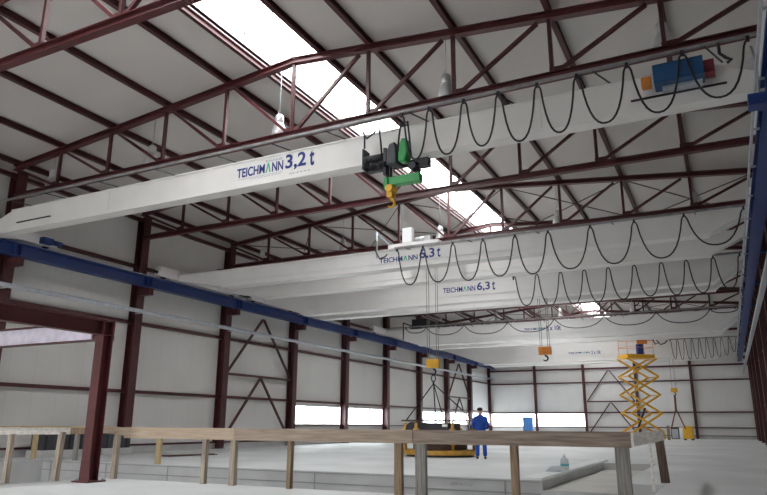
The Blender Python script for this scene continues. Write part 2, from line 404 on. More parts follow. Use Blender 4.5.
# ------------------------------------------------------------------ wall rails (girts) and bracing
for z, l in ((7.70, 'maroon wall rail on the left wall just above the blue runway'), (5.28, 'maroon wall rail on the left wall under the grey pipe'), (2.43, 'maroon wall rail on the left wall at window head height'),
             (1.05, 'thin maroon wall rail on the left wall under the strip windows'), (9.8, 'maroon wall rail on the left wall at the eaves')):
    y0 = 18 if z == 1.05 else YN
    h = .13 if z != 1.05 else .07
    tag(MB().prof((-.11, y0, z), (-.11, YF, z), [(-.09, -h / 2), (.09, -h / 2), (.09, h / 2), (-.09, h / 2)]).build('wall_girt', steel), l, 'wall rail', 'rails of the left wall')
tag(MB().box(-.2, -.14, YN, YF, .25, .33).build('wall_girt', steel), 'dark foot rail along the bottom of the left wall', 'wall rail', 'rails of the left wall')
for z, l in ((7.7, 'above the blue runway'), (5.28, 'under the grey pipe'), (2.43, 'low on the sheeting')):
    tag(MB().box(W + .02, W + .2, YN, YF, z - .06, z + .06).build('wall_girt', steel), 'maroon wall rail on the right wall ' + l, 'wall rail', 'rails of the right wall')
for z, l, h in ((8.9, 'high under the roof', .14), (6.51, 'right under the farthest crane', .16), (5.18, 'second below the farthest crane', .12), (2.33, 'at window head height', .12), (.97, 'thin one at the window sills', .09)):
    tag(MB().box(.1, W - .1, YF + .02, YF + .2, z - h / 2, z + h / 2).build('wall_girt', steel), 'maroon wall rail on the end wall, ' + l, 'wall rail', 'rails of the end wall')
tag(MB().box(0, W, YF + .1, YF + .2, .25, .31).build('wall_girt', steel), 'dark foot rail along the bottom of the end wall', 'wall rail', 'rails of the end wall')

def vbrace(axis, c, a0, a1, label):
    t = thing('v_bracing', (c, (a0 + a1) / 2, .1) if axis == 'y' else ((a0 + a1) / 2, c, .1), label, 'bracing')
    P = (lambda u, z: (c, u, z)) if axis == 'y' else (lambda u, z: (u, c, z))
    m = (a0 + a1) / 2
    zt_, zm = (6.7, 3.55) if axis == 'y' else (6.4, 3.35)
    for z0, z1 in ((zm, zt_), (.35, zm)):
        MB().bar(P(a0 + .25, z0 + .05), P(m - .05, z1 - .1), .10, .10).build('diagonal_brace', steel, t)
        MB().bar(P(a1 - .25, z0 + .05), P(m + .05, z1 - .1), .10, .10).build('diagonal_brace', steel, t)
    MB().bar(P(a0 + .2, zm), P(a1 - .2, zm), .12, .12).build('cross_rail', steel, t)
vbrace('y', .05, 12, 18, 'two-tier maroon V bracing on the left wall before the windows')
vbrace('y', .05, 42, 48, 'two-tier maroon V bracing at the far end of the left wall')
vbrace('x', YF - .06, 9.64, 14.46, 'two-tier maroon V bracing on the end wall beside the scissor lift')

# ribbed roller door high in the last bay of the left wall
rd = MB()
rd.box(-.2, -.14, 48.3, 53.7, 2.3, 6.2)
for k_ in range(13): rd.box(-.14, -.09, 48.3, 53.7, 2.35 + k_ * .3, 2.5 + k_ * .3)
dr = struct(rd.build('door_1', white_p), 'white ribbed roller door at the far end of the left wall')

# ------------------------------------------------------------------ runways and pipes
for x, s, l in ((.72, -1, 'left'), (W - .72, 1, 'right')):
    t = thing('crane_runway', (x, 18, 6.7), 'long blue crane runway beam on the %s wall brackets' % l, 'crane runway')
    MB().ibeam((x, YN, 6.925), (x, YF - .3, 6.925), .34, .45, .03, .02).build('beam', blue, t)
    MB().box(x - .035, x + .035, YN, YF - .3, 7.15, 7.21).build('rail', galv, t)
    for i in range(-2, 9):
        for q in (-1, 1): MB().box(x - .16, x + .16, i * 6 + q * .12 - .01, i * 6 + q * .12 + .01, 6.74, 7.11).build('stiffener', blue, t)
        MB().box(min(x, x + s * .45), max(x, x + s * .45), i * 6 - .06, i * 6 + .06, 7.02, 7.10).build('tie_plate', blue, t)
    if s > 0:
        for i in range(-2, 25): MB().box(x - .30, x - .17, i * 2.2, i * 2.2 + .04, 6.80, 6.84).build('rail_clip', galv, t)
        MB().box(x - .33, x - .29, YN, YF - .5, 6.76, 6.86).build('conductor_rail', galv, t)
    px_ = .5 if s < 0 else W - .5
    t = thing('service_pipe', (px_, 18, 5.63), 'long grey pipe along the %s wall below the blue runway' % l, 'pipe')
    if s < 0: MB().cyl((px_, YN, 5.70), (px_, YF - .5, 5.70), .085, 14).build('pipe', galv, t)
    else: MB().box(px_ - .14, px_ + .02, YN, YF - .5, 5.64, 5.78).build('duct', galv, t)
    for i in range(-2, 9 if s < 0 else -2): MB().box(min(px_, px_ + s * .30), max(px_, px_ + s * .30), i * 6 - .03, i * 6 + .03, 5.60, 5.64).build('bracket', galv, t)

# ------------------------------------------------------------------ text
def text_on(parent, body, x0, x1, z0, z1, y, m, name='lettering'):
    cu = bpy.data.curves.new('txt', 'FONT'); cu.body = body; cu.size = 1; cu.extrude = .02; cu.offset = .022
    ob = bpy.data.objects.new('txt', cu); COL.objects.link(ob)
    dg = bpy.context.evaluated_depsgraph_get(); dg.update(); me = bpy.data.meshes.new_from_object(ob.evaluated_get(dg))
    bpy.data.objects.remove(ob)
    vx = [v.co.x for v in me.vertices]; vy = [v.co.y for v in me.vertices]
    a, b, c, d = min(vx), max(vx), min(vy), max(vy); O = Vector(parent['_o'])
    for v in me.vertices:
        x = x0 + (v.co.x - a) / (b - a) * (x1 - x0); z = z0 + (v.co.y - c) / (d - c) * (z1 - z0); yy = y - .002 - (v.co.z + .02) * .1
        v.co = Vector((x, yy, z)) - O
    me.materials.clear(); me.materials.append(m)
    o = bpy.data.objects.new(name, me); COL.objects.link(o); o.parent = parent; o['_o'] = tuple(O)
    return o
def logo(parent, x0, x1, z0, z1, y):
    w = x1 - x0
    text_on(parent, 'TEICHM', x0, x0 + w * .61, z0, z1, y, navy)
    a0, a1 = x0 + w * .63, x0 + w * .74; k = w * .025; m_ = (a0 + a1) / 2
    MB().prism([(a0, z0), (a0 + k, z0), (m_, z1 - .07), (a1 - k, z0), (a1, z0), (m_ + k * .6, z1), (m_ - k * .6, z1)], y - .008, y - .001).build('lettering', lgreen, parent)
    text_on(parent, 'NN', x0 + w * .765, x1, z0, z1, y, navy)

def number_t(parent, num, x0, x1, z0, z1, y):
    w = x1 - x0
    text_on(parent, num, x0, x0 + w * .72, z0, z1, y, navy)
    text_on(parent, 't', x0 + w * .84, x1, z0 + .05 * (z1 - z0), z1, y, navy)

# ------------------------------------------------------------------ festoon helper
def loop_pts(x0, z0, x1, z1, ztr, y, n=14):
    pts = []; m_ = (x0 + x1) / 2; h = (x1 - x0) / 2
    for i in range(n + 1):
        u = -1 + 2 * i / n
        x = m_ + h * (math.sin(u * math.pi / 2) * .35 + u * .65) * .97
        z = (z0 if u < 0 else z1); z = z - (z - ztr) * (1 - abs(u) ** 2.3)
        pts.append((x, y, z))
    return pts
def festoon(crane, hx, hz, tz, y, r):
    c = MB(); pts = []
    for i in range(len(hx) - 1):
        w_ = min(.055, (hx[i + 1] - hx[i]) * .12)
        lp = loop_pts(hx[i] + w_, hz - .12, hx[i + 1] - w_, hz - .12, tz[i], y)
        pts += [(hx[i] + .6 * w_, y, hz - .03), (hx[i] + w_, y, hz - .08)] + lp + [(hx[i + 1] - w_, y, hz - .08), (hx[i + 1] - .6 * w_, y, hz - .03)]
    c.tube(pts, r, 7); c.build('festoon_cable', rubber, crane)
    for x in hx:
        MB().box(x - .03, x + .03, y - .04, y + .04, hz - .04, hz + .05).build('cable_trolley', black, crane)

def girder_prof(zb, ztp, xa, xb, dx, rise_b, drop_t):
    return [(xa - .1, zb + rise_b), (xa + .22, zb + rise_b), (xa + dx * 3.0, zb), (xb - dx * 1.4, zb), (xb - .25, zb + rise_b), (xb + .1, zb + rise_b), (xb + .1, ztp), (xa - .1, ztp)]

def carriage(crane, x, y0, y1, z0=7.22, col=crane_w2, h=.42, motor=True):
    c = MB().box(x - .17, x + .17, y0, y1, z0 + .06, z0 + h).build('end_carriage', col, crane, bevel=.015)
    for yy in (y0 + .35, y1 - .35):
        MB().cyl((x - .08, yy, z0 + .11), (x + .08, yy, z0 + .11), .12, 16).build('wheel', black, c)
    for yy, s in ((y0, -1), (y1, 1)):
        MB().cyl((x, yy, z0 + .24), (x, yy + s * .16, z0 + .24), .06, 12).build('buffer', black, c)
    s = 1 if x < W / 2 else -1
    g = MB().box(x + s * .18, x + s * .42, y1 - .75, y1 - .35, z0 + .08, z0 + .3)
    g.cyl((x + s * .30, y1 - .35, z0 + .2), (x + s * .30, y1 + .05, z0 + .2), .09, 12)
    if motor: g.build('travel_motor', blue, c)
    return c

XL, XR = .72, W - .72
# ---- crane 1 : single girder 3,2 t
c1 = thing('overhead_crane', (W / 2, -1, 7.2), 'cream single-girder overhead crane lettered 3,2 t, nearest of the cranes', 'overhead crane')
g1 = MB()
pf_ = [(XL - .1, 7.16), (XR + .1, 7.16), (XR + .1, 7.36), (XR - .85, 7.83), (XL + 1.2, 7.83), (XL - .1, 7.36)]
g1.prism(pf_, -1.11, -.80); g1.box(XL - .1, XR + .1, -1.15, -.76, 7.10, 7.16); g1.prism([(XL + 1.2, 7.83), (XR - .85, 7.83), (XR - .85, 7.86), (XL + 1.2, 7.86)], -1.14, -.77)
girder = g1.build('girder', crane_w, c1)
jl = MB()
for x in (6.4, 12.9, 19.2): jl.box(x, x + .012, -1.114, -1.108, 7.16, 7.83)
jl.build('seam', mat('seam_grey', (.55, .53, .50), .6), girder)
MB().box(2.3, 3.9, -1.17, -1.12, 7.36, 7.385).build('grab_rail', black, girder)
MB().box(21.0, 22.7, -1.17, -1.12, 7.36, 7.385).build('grab_rail', black, girder)
logo(girder, 11.16, 12.63, 7.40, 7.66, -1.112)
number_t(girder, '3,2', 12.70, 13.56, 7.34, 7.78, -1.112)
text_on(girder, 'KRANE', 12.08, 12.6, 7.69, 7.745, -1.112, lgrey)
gm = MB()
for k_ in range(13): gm.box(11.1 + k_ * .11, 11.18 + k_ * .11, -1.113, -1.109, 7.375, 7.392)
for k_ in range(9): gm.box(11.5 + k_ * .11, 11.58 + k_ * .11, -1.113, -1.109, 7.335, 7.35)
for k_ in range(6): gm.box(12.72 + k_ * .11, 12.79 + k_ * .11, -1.113, -1.109, 7.27, 7.30)
for v_ in gm.v: v_.x += .1; v_.z -= .03
gm.build('small_print', lgrey, girder)
carriage(c1, XL, -3.3, 1.45); carriage(c1, XR, -3.3, 1.45, motor=False)
MB().prism([(XL - .1, 7.2), (XL + .5, 7.2), (XL + .5, 7.5), (XL - .1, 7.4)], -1.6, -.35).build('end_plate', crane_w, c1)
FR1 = -1.67
MB().prof((XL + .3, FR1, 7.955), (XR + .1, FR1, 7.955), [(-.03, -.028), (.03, -.028), (.03, .028), (-.03, .028)]).build('festoon_rail', railg, c1)
for x in (2.6, 4.2, 6.5, 8.7, 10.85, 12.6, 14.2, 16.4, 18.4, 20.4, 22.4):
    MB().bar((x, FR1, 7.91), (x + .28, -1.0, 7.875), .025, .025).build('rail_bracket', dgrey, c1)
festoon(c1, [16.22, 16.9, 17.7, 18.47, 19.29, 20.08, 21.03, 22.01, 23.09], 7.88, [6.76, 6.74, 6.78, 6.73, 6.76, 6.78, 6.79, 6.86], FR1, .021)
bx = MB().box(21.47, 22.34, -1.62, -1.18, 7.43, 7.80).build('control_cabinet', blue2, c1, bevel=.01)
MB().box(21.24, 21.42, -1.5, -1.3, 7.46, 7.66).build('warning_horn', orange, c1, bevel=.02)
MB().box(22.34, 22.52, -1.5, -1.25, 7.48, 7.74).build('relay_box', mat('dark_red', (.20, .03, .04), .5), c1)
MB().box(21.6, 22.3, -1.4, -1.1, 7.38, 7.44).build('cabinet_bracket', galv, c1)
hk = MB(); hk.tube([(22.62, -1.67, 7.95), (22.62, -1.67, 7.72), (22.72, -1.67, 7.60), (22.80, -1.67, 7.55), (22.72, -1.67, 7.5)], .03, 7); hk.build('cable_end', black, c1)
pn = MB(); pn.tube([(23.12, -1.62, 7.75), (23.16, -1.8, 7.3), (23.12, -1.95, 6.6)], .018, 6); pn.tube([(23.05, -1.5, 7.5), (23.2, -1.5, 7.62), (23.35, -1.5, 7.5)], .02, 6); pn.build('limit_arm', galv, c1)
MB().box(22.93, 23.28, -2.1, -1.8, 6.42, 6.62).build('limit_switch', blue, c1)

# ---- hoist on crane 1
h = thing('wire_hoist', (15.8, -1.3, 6.0), 'green and black wire hoist with yellow hook hanging under the nearest crane', 'hoist')
fr = MB()
fr.box(14.98, 15.02, -1.5, -1.2, 7.0, 7.5); fr.box(15.55, 15.62, -1.55, -1.2, 6.75, 7.4); fr.box(15.0, 15.9, -1.32, -1.22, 7.0, 7.08)
fr.box(15.0, 16.3, -1.2, -1.14, 7.0, 7.14)
fr.build('trolley_frame', black, h)
MB().cyl((15.02, -1.42, 7.24), (15.6, -1.42, 7.24), .085, 20).build('rope_drum', dgrey, h)
gr = MB()
for k_ in range(10): gr.cyl((15.08 + k_ * .052, -1.42, 7.24), (15.10 + k_ * .052, -1.42, 7.24), .093, 20)
gr.build('drum_rope', black, h)
mo = MB().cyl((15.22, -1.5, 7.0), (15.62, -1.5, 7.0), .085, 18)
for k_ in range(7): mo.cyl((15.26 + k_ * .05, -1.5, 7.0), (15.275 + k_ * .05, -1.5, 7.0), .10, 18)
mo.build('lifting_motor', black, h)
MB().prism([(15.66, 6.95), (15.90, 6.95), (15.90, 7.3), (15.86, 7.48), (15.72, 7.44), (15.66, 7.25)], -1.62, -1.3).build('gearbox', dgrey, h, bevel=.03)
MB().prism([(15.93, 7.0), (16.1, 6.98), (16.19, 7.2), (16.14, 7.52), (16.02, 7.56), (15.93, 7.35)], -1.60, -1.32).build('motor_cover', green, h, bevel=.05)
wm = MB().cyl((16.2, -1.4, 6.98), (16.55, -1.4, 6.98), .07, 14); wm.cyl((16.25, -1.55, 6.86), (16.25, -1.2, 6.86), .09, 14); wm.box(16.4, 16.62, -1.5, -1.3, 6.83, 7.02); wm.build('travel_drive', black, h)
MB().box(15.62, 16.42, -1.5, -1.3, 6.50, 6.70).build('counterweight_beam', green, h, bevel=.02)
MB().box(15.56, 15.66, -1.54, -1.26, 6.40, 6.70).build('beam_head', green, h, bevel=.02)
rp = MB()
for x in (15.65, 15.73): rp.cyl((x, -1.42, 6.35), (x, -1.42, 7.2), .012, 6)
rp.build('wire_rope', galv, h)
hb = MB().cyl((15.69, -1.56, 6.42), (15.69, -1.28, 6.42), .09, 20)
hb.box(15.62, 15.76, -1.52, -1.32, 6.22, 6.52); hbo = hb.build('hook_block', yellow, h, bevel=.01)
def hook_mesh(x, y, z, s):
    pts = [(x, y, z), (x, y, z - .10 * s)] + [(x + .12 * s * math.sin(a), y, z - .22 * s + .12 * s * math.cos(a)) for a in [i * math.pi * 1.35 / 10 for i in range(11)]]
    return MB().tube(pts, [.035 * s] * 2 + [.045 * s] * 6 + [.035 * s] * 4 + [.02 * s], 8)
hook_mesh(15.69, -1.42, 6.24, .7).build('hook', yellow, hbo)
MB().tube([(15.04, -1.5, 7.5), (15.04, -1.5, 7.8), (15.0, -1.5, 7.92), (15.1, -1.5, 7.74), (15.3, -1.5, 7.86), (15.42, -1.5, 7.95), (15.46, -1.5, 7.6), (15.5, -1.5, 7.2)], .022, 7).build('supply_cable', rubber, h)
cb = MB(); cb.tube([(15.98, -1.67, 7.2), (16.0, -1.67, 7.5), (16.05, -1.67, 7.86), (16.22, -1.67, 7.86), (16.26, -1.67, 7.5), (16.3, -1.67, 7.0)], .022, 7)
cb.build('supply_cable', rubber, h)
h.location = Vector(h.location) + Vector((.15, 0, -.17))

# ---- double-girder cranes
def double_crane(cy, face, gap, zb, label, wcar, hx, hz, tz, fy, fz, r=.025, top=8.12):
    c = thing('overhead_crane', (W / 2, cy, 7.2), label, 'overhead crane')
    gs = []
    for i, y in enumerate((face, face + gap)):
        g = MB(); dx = .9 if top - zb < 1.2 else 1.2
        g.prism(girder_prof(zb + .05, top - .04, XL, XR, dx, max(0, 7.2 - zb), .06), y, y + .42)
        for z0, z1, up in ((zb, zb + .05, 0), (top - .04, top, 1)):
            zz = z0
            g.box((XL + dx * 3.0) if z0 < zb + .1 else XL, (XR - dx * 1.4) if z0 < zb + .1 else XR, y - .07, y + .49, z0, z1)
        go = g.build('girder', crane_w2, c); gs.append(go)
        MB().box(XL + .4, XR - .4, y + .18, y + .24, top, top + .05).build('crab_rail', galv, go)
        MB().box(XL + dx * 3.0 + .1, XR - dx * 1.4 - .1, y - .03, y, zb + (top - zb) * .30, zb + (top - zb) * .30 + .03).build('stiffener', crane_w2, go)
    carriage(c, XL, cy - wcar / 2, cy + wcar / 2, h=.5); carriage(c, XR, cy - wcar / 2, cy + wcar / 2, h=.5, motor=False)
    MB().prof((hx[0] - .1 if hx[0] > 3 else XL + .4, fy, fz), (XR + .1, fy, fz), [(-.03, -.035), (.03, -.035), (.03, .035), (-.03, .035)]).build('festoon_rail', railg, c)
    x = 2.6
    while x < XR:
        if x > hx[0]: MB().bar((x, fy, fz - .03), (x, face, top - .08), .025, .025).build('rail_bracket', dgrey, c)
        x += 2.4
    festoon(c, hx, hz, tz, fy, r)
    # walkway ledge clutter: small junction boxes on the top flange
    for x in (3.0, 6.2, 9.5): MB().box(x, x + .3, face + .05, face + .2, top, top + .1).build('junction_box', dgrey, c)
    return c, gs
c2, g2 = double_crane(9.15, 7.6, 2.7, 6.75, 'white double-girder crane lettered 6,3 t, nearer of the two with that mark', 5.3,
    [11.89, 12.92, 14.06, 15.16, 16.28, 17.39, 18.74, 20.07, 21.49, 23.08], 7.292, [5.97, 5.98, 5.93, 5.97, 5.94, 5.99, 6.02, 6.05, 6.29], 7.1, 7.383, r=0.024, top=7.5)
logo(g2[0], 10.916, 12.490, 7.000, 7.201, 7.598); number_t(g2[0], '6,3', 12.563, 13.390, 6.973, 7.382, 7.598)
c3, g3 = double_crane(14.85, 13.83, 1.6, 6.45, 'white double-girder crane lettered 6,3 t, behind the other one with that mark', 4.1,
    [14.47, 15.45, 16.44, 17.40, 18.34, 19.33, 20.33, 21.22, 22.15, 23.05], 7.315, [6.01, 5.94, 5.93, 5.95, 5.98, 6.02, 5.99, 6.00, 6.06], 13.3, 7.407, r=0.024, top=7.53)
logo(g3[0], 10.990, 12.537, 6.947, 7.185, 13.828); number_t(g3[0], '6,3', 12.619, 13.453, 6.892, 7.313, 13.828)
c4, g4 = double_crane(29.6, 28.18, 2.4, 6.4, 'white double-girder crane lettered 2 x 10t with wide shallow cable loops', 6.5,
    [2.72, 4.23, 6.97, 9.97, 12.95, 15.94, 18.88, 21.75, 23.20], 7.565, [7.21, 6.97, 6.88, 6.84, 6.92, 6.92, 6.87, 7.30], 27.6, 7.650, r=0.028, top=7.56)
logo(g4[0], 10.839, 12.160, 7.010, 7.169, 28.178); text_on(g4[0], '2 x 10t', 12.254, 13.191, 6.935, 7.254, 28.178, navy)
c5, g5 = double_crane(40.8, 39.5, 2.2, 5.95, 'white double-girder crane lettered 2 x 10t with bunched cable loops, farthest crane', 6.0,
    [18.77, 19.25, 19.73, 20.21, 20.69, 21.17, 21.65, 22.13, 22.61, 23.09], 7.163, [5.82, 5.78, 5.75, 5.78, 5.78, 5.82, 5.87, 5.96, 6.19], 38.9, 7.246, r=0.022, top=7.58)
logo(g5[0], 11.275, 12.895, 6.548, 6.696, 39.498); text_on(g5[0], '2 x 10t', 13.025, 13.719, 6.474, 6.752, 39.498, navy)

# crane 2 crab (trolley)
def crab(x0, x1, y0, y1, z, col, label, name='crane_crab'):
    t = thing(name, ((x0 + x1) / 2, (y0 + y1) / 2, z), label, 'crane trolley')
    f = MB(); f.box(x0, x1, y0, y0 + .12, z + .06, z + .22); f.box(x0, x1, y1 - .12, y1, z + .06, z + .22)
    f.box(x0, x0 + .12, y0 + .12, y1 - .12, z + .06, z + .22); f.box(x1 - .12, x1, y0 + .12, y1 - .12, z + .06, z + .22)
    f.build('trolley_frame', col, t)
    for x in (x0 + .2, x1 - .2):
        for y in (y0 + .06, y1 - .06): MB().cyl((x, y - .05, z + .09), (x, y + .05, z + .09), .09, 14).build('wheel', black, t)
    return t
cr2 = crab(11.15, 13.2, 7.85, 10.5, 7.55, crane_w2, 'white crane trolley with cabinet riding on the nearer 6,3 t crane')
MB().box(11.62, 12.03, 8.1, 8.35, 7.85, 8.43).build('control_cabinet', white_p, cr2, bevel=.02)
m2 = MB().cyl((12.15, 8.2, 7.92), (12.62, 8.2, 7.92), .12, 18); m2.box(12.55, 12.8, 8.08, 8.3, 7.82, 8.02); m2.build('lifting_motor', alu, cr2)
MB().cyl((11.5, 9.6, 7.9), (13.0, 9.6, 7.9), .17, 20).build('rope_drum', galv, cr2)
MB().bar((11.05, 7.15, 8.05), (11.2, 7.9, 7.75), .05, .05).build('cable_arm', galv, cr2)
MB().cyl((11.05, 7.12, 7.1), (11.05, 7.12, 8.1), .035, 8).build('cable_post', galv, cr2)
MB().tube([(11.05, 7.06, 7.75), (11.03, 7.06, 7.35), (11.2, 7.06, 7.05), (11.4, 7.08, 7.1), (11.5, 7.1, 7.2)], .025, 7).build('supply_cable', rubber, cr2)
cr3 = crab(14.5, 16.2, 13.95, 15.7, 7.58, crane_w2, 'white crane trolley riding on the farther 6,3 t crane')
MB().cyl((14.75, 14.8, 7.9), (16.0, 14.8, 7.9), .16, 20).build('rope_drum', galv, cr3)
MB().cyl((14.45, 13.26, 7.15), (14.45, 13.26, 7.85), .035, 8).build('cable_post', black, cr3)
MB().bar((14.45, 13.26, 7.8), (14.6, 14.0, 7.72), .05, .05).build('cable_arm', black, cr3)
cr4 = crab(2.65, 5.0, 28.4, 30.8, 7.61, black, 'black crane trolley at the left end of the nearer 10 t crane')
MB().box(2.75, 3.95, 28.5, 29.2, 7.85, 8.32).build('hoist_housing', black, cr4, bevel=.03)
MB().cyl((4.05, 28.9, 7.95), (4.9, 28.9, 7.95), .15, 16).build('rope_drum', dgrey, cr4)
MB().bar((2.55, 27.64, 7.95), (2.75, 28.5, 7.85), .07, .07).build('cable_arm', black, cr4)
MB().cyl((2.5, 27.64, 6.8), (2.5, 27.64, 8.0), .045, 8).build('cable_post', black, cr4)
cr5 = crab(17.4, 19.1, 39.7, 41.9, 7.63, dgrey, 'grey crane trolley parked near the right of the farthest crane')
MB().cyl((17.6, 40.8, 7.93), (18.9, 40.8, 7.93), .16, 16).build('rope_drum', dgrey, cr5)
MB().tube([(17.6, 38.9, 7.3), (17.75, 38.9, 6.95), (18.0, 38.9, 7.05), (17.85, 38.9, 7.25), (18.1, 38.9, 6.9), (18.4, 38.9, 7.0), (18.6, 38.9, 7.2)], .04, 6).build('supply_cable', rubber, cr5)

# hook blocks with ropes (ropes belong to the block)
def hook_block(x, y, z, zt_, dx, col, label, s=1.0):
    t = thing('hook_block', (x, y, z), label, 'hook block')
    b = MB().box(x - .33 * s, x + .33 * s, y - .12, y + .12, z + .30 * s, z + .74 * s)
    for q in (-.14, .14): b.cyl((x + q * s, y - .15, z + .54 * s), (x + q * s, y + .15, z + .54 * s), .15 * s, 20)
    b.build('block_housing', col, t, bevel=.02)
    hook_mesh(x, y, z + .36 * s, 1.1 * s).build('hook', black, t)
    for q in dx: MB().cyl((x + q, y, z + .6 * s), (x + q, y, zt_), .013, 6).build('wire_rope', rope_m, t)
    return t
hook_block(12.13, 9.8, 3.02, 7.8, (-.24, -.15, .14, .22), yellow, 'yellow hook block on long ropes holding the chain slings', .75)
hook_block(15.25, 14.85, 3.84, 7.8, (-.2, -.12, .13, .21), orange, 'orange hook block hanging empty beside the 10 t lettering', .8)

# ------------------------------------------------------------------ machine on the floor and chain slings
mx, my = 12.05, 10.55
M_ = thing('rotary_machine', (mx, my, 0), 'yellow and black machine with round base standing in the middle of the floor', 'machine')
def ell(cx, cy, rx, ry, n=28): return [(cx + rx * math.cos(2 * math.pi * i / n), cy + ry * math.sin(2 * math.pi * i / n)) for i in range(n)]
MB().prismz(ell(mx, my, 1.5, 1.35), .08, .24).build('base_ring', ochre, M_)
MB().prismz(ell(mx, my, 1.3, 1.15), 0, .08).build('base_pad', black, M_)
MB().prismz(ell(mx, my, 1.05, .95), .26, .62).build('turntable', rust, M_)
MB().prismz(ell(mx, my, 1.38, 1.22),   .60, .64).build('lower_deck', ochre, M_)
core = MB().box(mx - .9, mx + .62, my - .6, my + .6, .7, 1.22); core.cyl((mx - .9, my - .62, .95), (mx - .9, my + .62, .95), .3, 18); core.build('core_housing', black, M_, bevel=.05)
MB().box(mx - 1.4, mx + 1.4, my - .5, my + .5, 1.27, 1.33).build('top_plate', rust, M_)
for i, (dx, dy) in enumerate(((-1.22, -.5), (-.55, -1.0), (.85, -.85), (1.22, .4), (-1.0, .75), (.4, 1.05))):
    p = MB().cyl((mx + dx, my + dy, .24), (mx + dx, my + dy, 1.22), .06, 12); p.cyl((mx + dx, my + dy, .45), (mx + dx, my + dy, .58), .13, 14); p.cyl((mx + dx, my + dy, .85), (mx + dx, my + dy, 1.02), .12, 14)
    p.build('stanchion', ochre, M_)
MB().box(mx + .35, mx + .55, my - .63, my - .60, 1.08, 1.18).build('rating_plate', white_p, M_)
S_ = thing('chain_sling', (12.13, 9.8, 2.9), 'four-leg chain sling spread from the yellow hook down to the machine', 'sling')
MB().tube([(12.13 + .09 * math.cos(a), 9.8, 2.86 + .12 * math.sin(a)) for a in [i * math.pi / 6 for i in range(13)]], .022, 6).build('ring', black, S_)
MB().cyl((12.13, 9.8, 2.76), (12.13, 9.8, 2.62), .04, 8).build('link', black, S_)
for dx, dy in ((-1.2, -.45), (-.35, .45), (.35, -.45), (1.2, .45)):
    MB().cyl((12.13, 9.8, 2.66), (mx + dx, my + dy, 1.33), .022, 6).build('leg', black, S_)

# ------------------------------------------------------------------ person
def skinned(name, pts, edges, m, parent, sub=2, root=0):
    me = bpy.data.meshes.new(name); me.from_pydata([p[:3] for p in pts], edges, [])
    o = bpy.data.objects.new(name, me); COL.objects.link(o); o.parent = parent; o['_o'] = parent['_o']
    me.skin_vertices.new() if hasattr(me.skin_vertices, 'new') and not me.skin_vertices else None
    md = o.modifiers.new('skin', 'SKIN')
    if not me.skin_vertices:
        me.attributes.new('skin', 'FLOAT', 'POINT')
    lay = me.skin_vertices[0]
    for i, p in enumerate(pts):
        r_ = p[3]; lay.data[i].radius = (r_, r_) if not isinstance(r_, tuple) else r_
        lay.data[i].use_root = (i == root)
    md.use_smooth_shade = True; md.use_x_symmetry = False
    s = o.modifiers.new('sub', 'SUBSURF'); s.levels = sub; s.render_levels = sub
    me.materials.append(m)
    return o
def ensure_skin(me):
    bm = bmesh.new(); bm.from_mesh(me); bm.verts.layers.skin.verify(); bm.to_mesh(me); bm.free()
_orig = skinned
def skinned(name, pts, edges, m, parent, sub=2, root=0):
    me = bpy.data.meshes.new(name)
    bm = bmesh.new(); lay = bm.verts.layers.skin.verify()
    vs = [bm.verts.new(p[:3]) for p in pts]
    for i, p in enumerate(pts):
        r_ = p[3]; vs[i][lay].radius = r_ if isinstance(r_, tuple) else (r_, r_); vs[i][lay].use_root = (i == root)
    for a, b in edges: bm.edges.new((vs[a], vs[b]))
    bm.to_mesh(me); bm.free()
    o = bpy.data.objects.new(name, me); COL.objects.link(o); o.parent = parent; o['_o'] = parent['_o']
    md = o.modifiers.new('skin', 'SKIN'); md.use_smooth_shade = True
    s = o.modifiers.new('sub', 'SUBSURF'); s.levels = sub; s.render_levels = sub
    me.materials.append(m)
    return o
P_ = thing('person', (14.18, 9.1, 0), 'person in blue overalls standing with back to the camera beside the machine', 'person')
P_.rotation_euler = (0, 0, .30)
# local frame: faces +Y, x to the person's right, arms bent forward
body = [(0, 0, .95, .09), (0, -.01, 1.12, .09), (0, -.015, 1.30, .095), (0, -.01, 1.40, .07), (0, 0, 1.50, .055), (0, .01, 1.56, .052)]
edges = [(0, 1), (1, 2), (2, 3), (3, 4), (4, 5)]
# head
hb_ = len(body); body += [(0, .02, 1.62, .075), (0, .02, 1.69, .088), (0, .015, 1.745, .07)]; edges += [(5, hb_), (hb_, hb_ + 1), (hb_ + 1, hb_ + 2)]
for s in (-1, 1):
    b = len(body)
    body += [(s * .16, -.01, 1.41, .055), (s * .24, -.03, 1.20, .045), (s * .255, .0, 1.10, .042), (s * .215, .17, 1.05, .034), (s * .17, .27, 1.05, .026)]
    edges += [(3, b), (b, b + 1), (b + 1, b + 2), (b + 2, b + 3), (b + 3, b + 4)]
    b = len(body)
    body += [(s * .10, 0, .88, .085), (s * .115, .01, .68, .07), (s * .12, .0, .48, .055), (s * .125, -.02, .30, .05), (s * .13, -.03, .09, .035), (s * .14, .05, .045, .035), (s * .15, .12, .035, .028)]
    edges += [(0, b), (b, b + 1), (b + 1, b + 2), (b + 2, b + 3), (b + 3, b + 4), (b + 4, b + 5), (b + 5, b + 6)]
bo = skinned('body', body, edges, skin, P_)
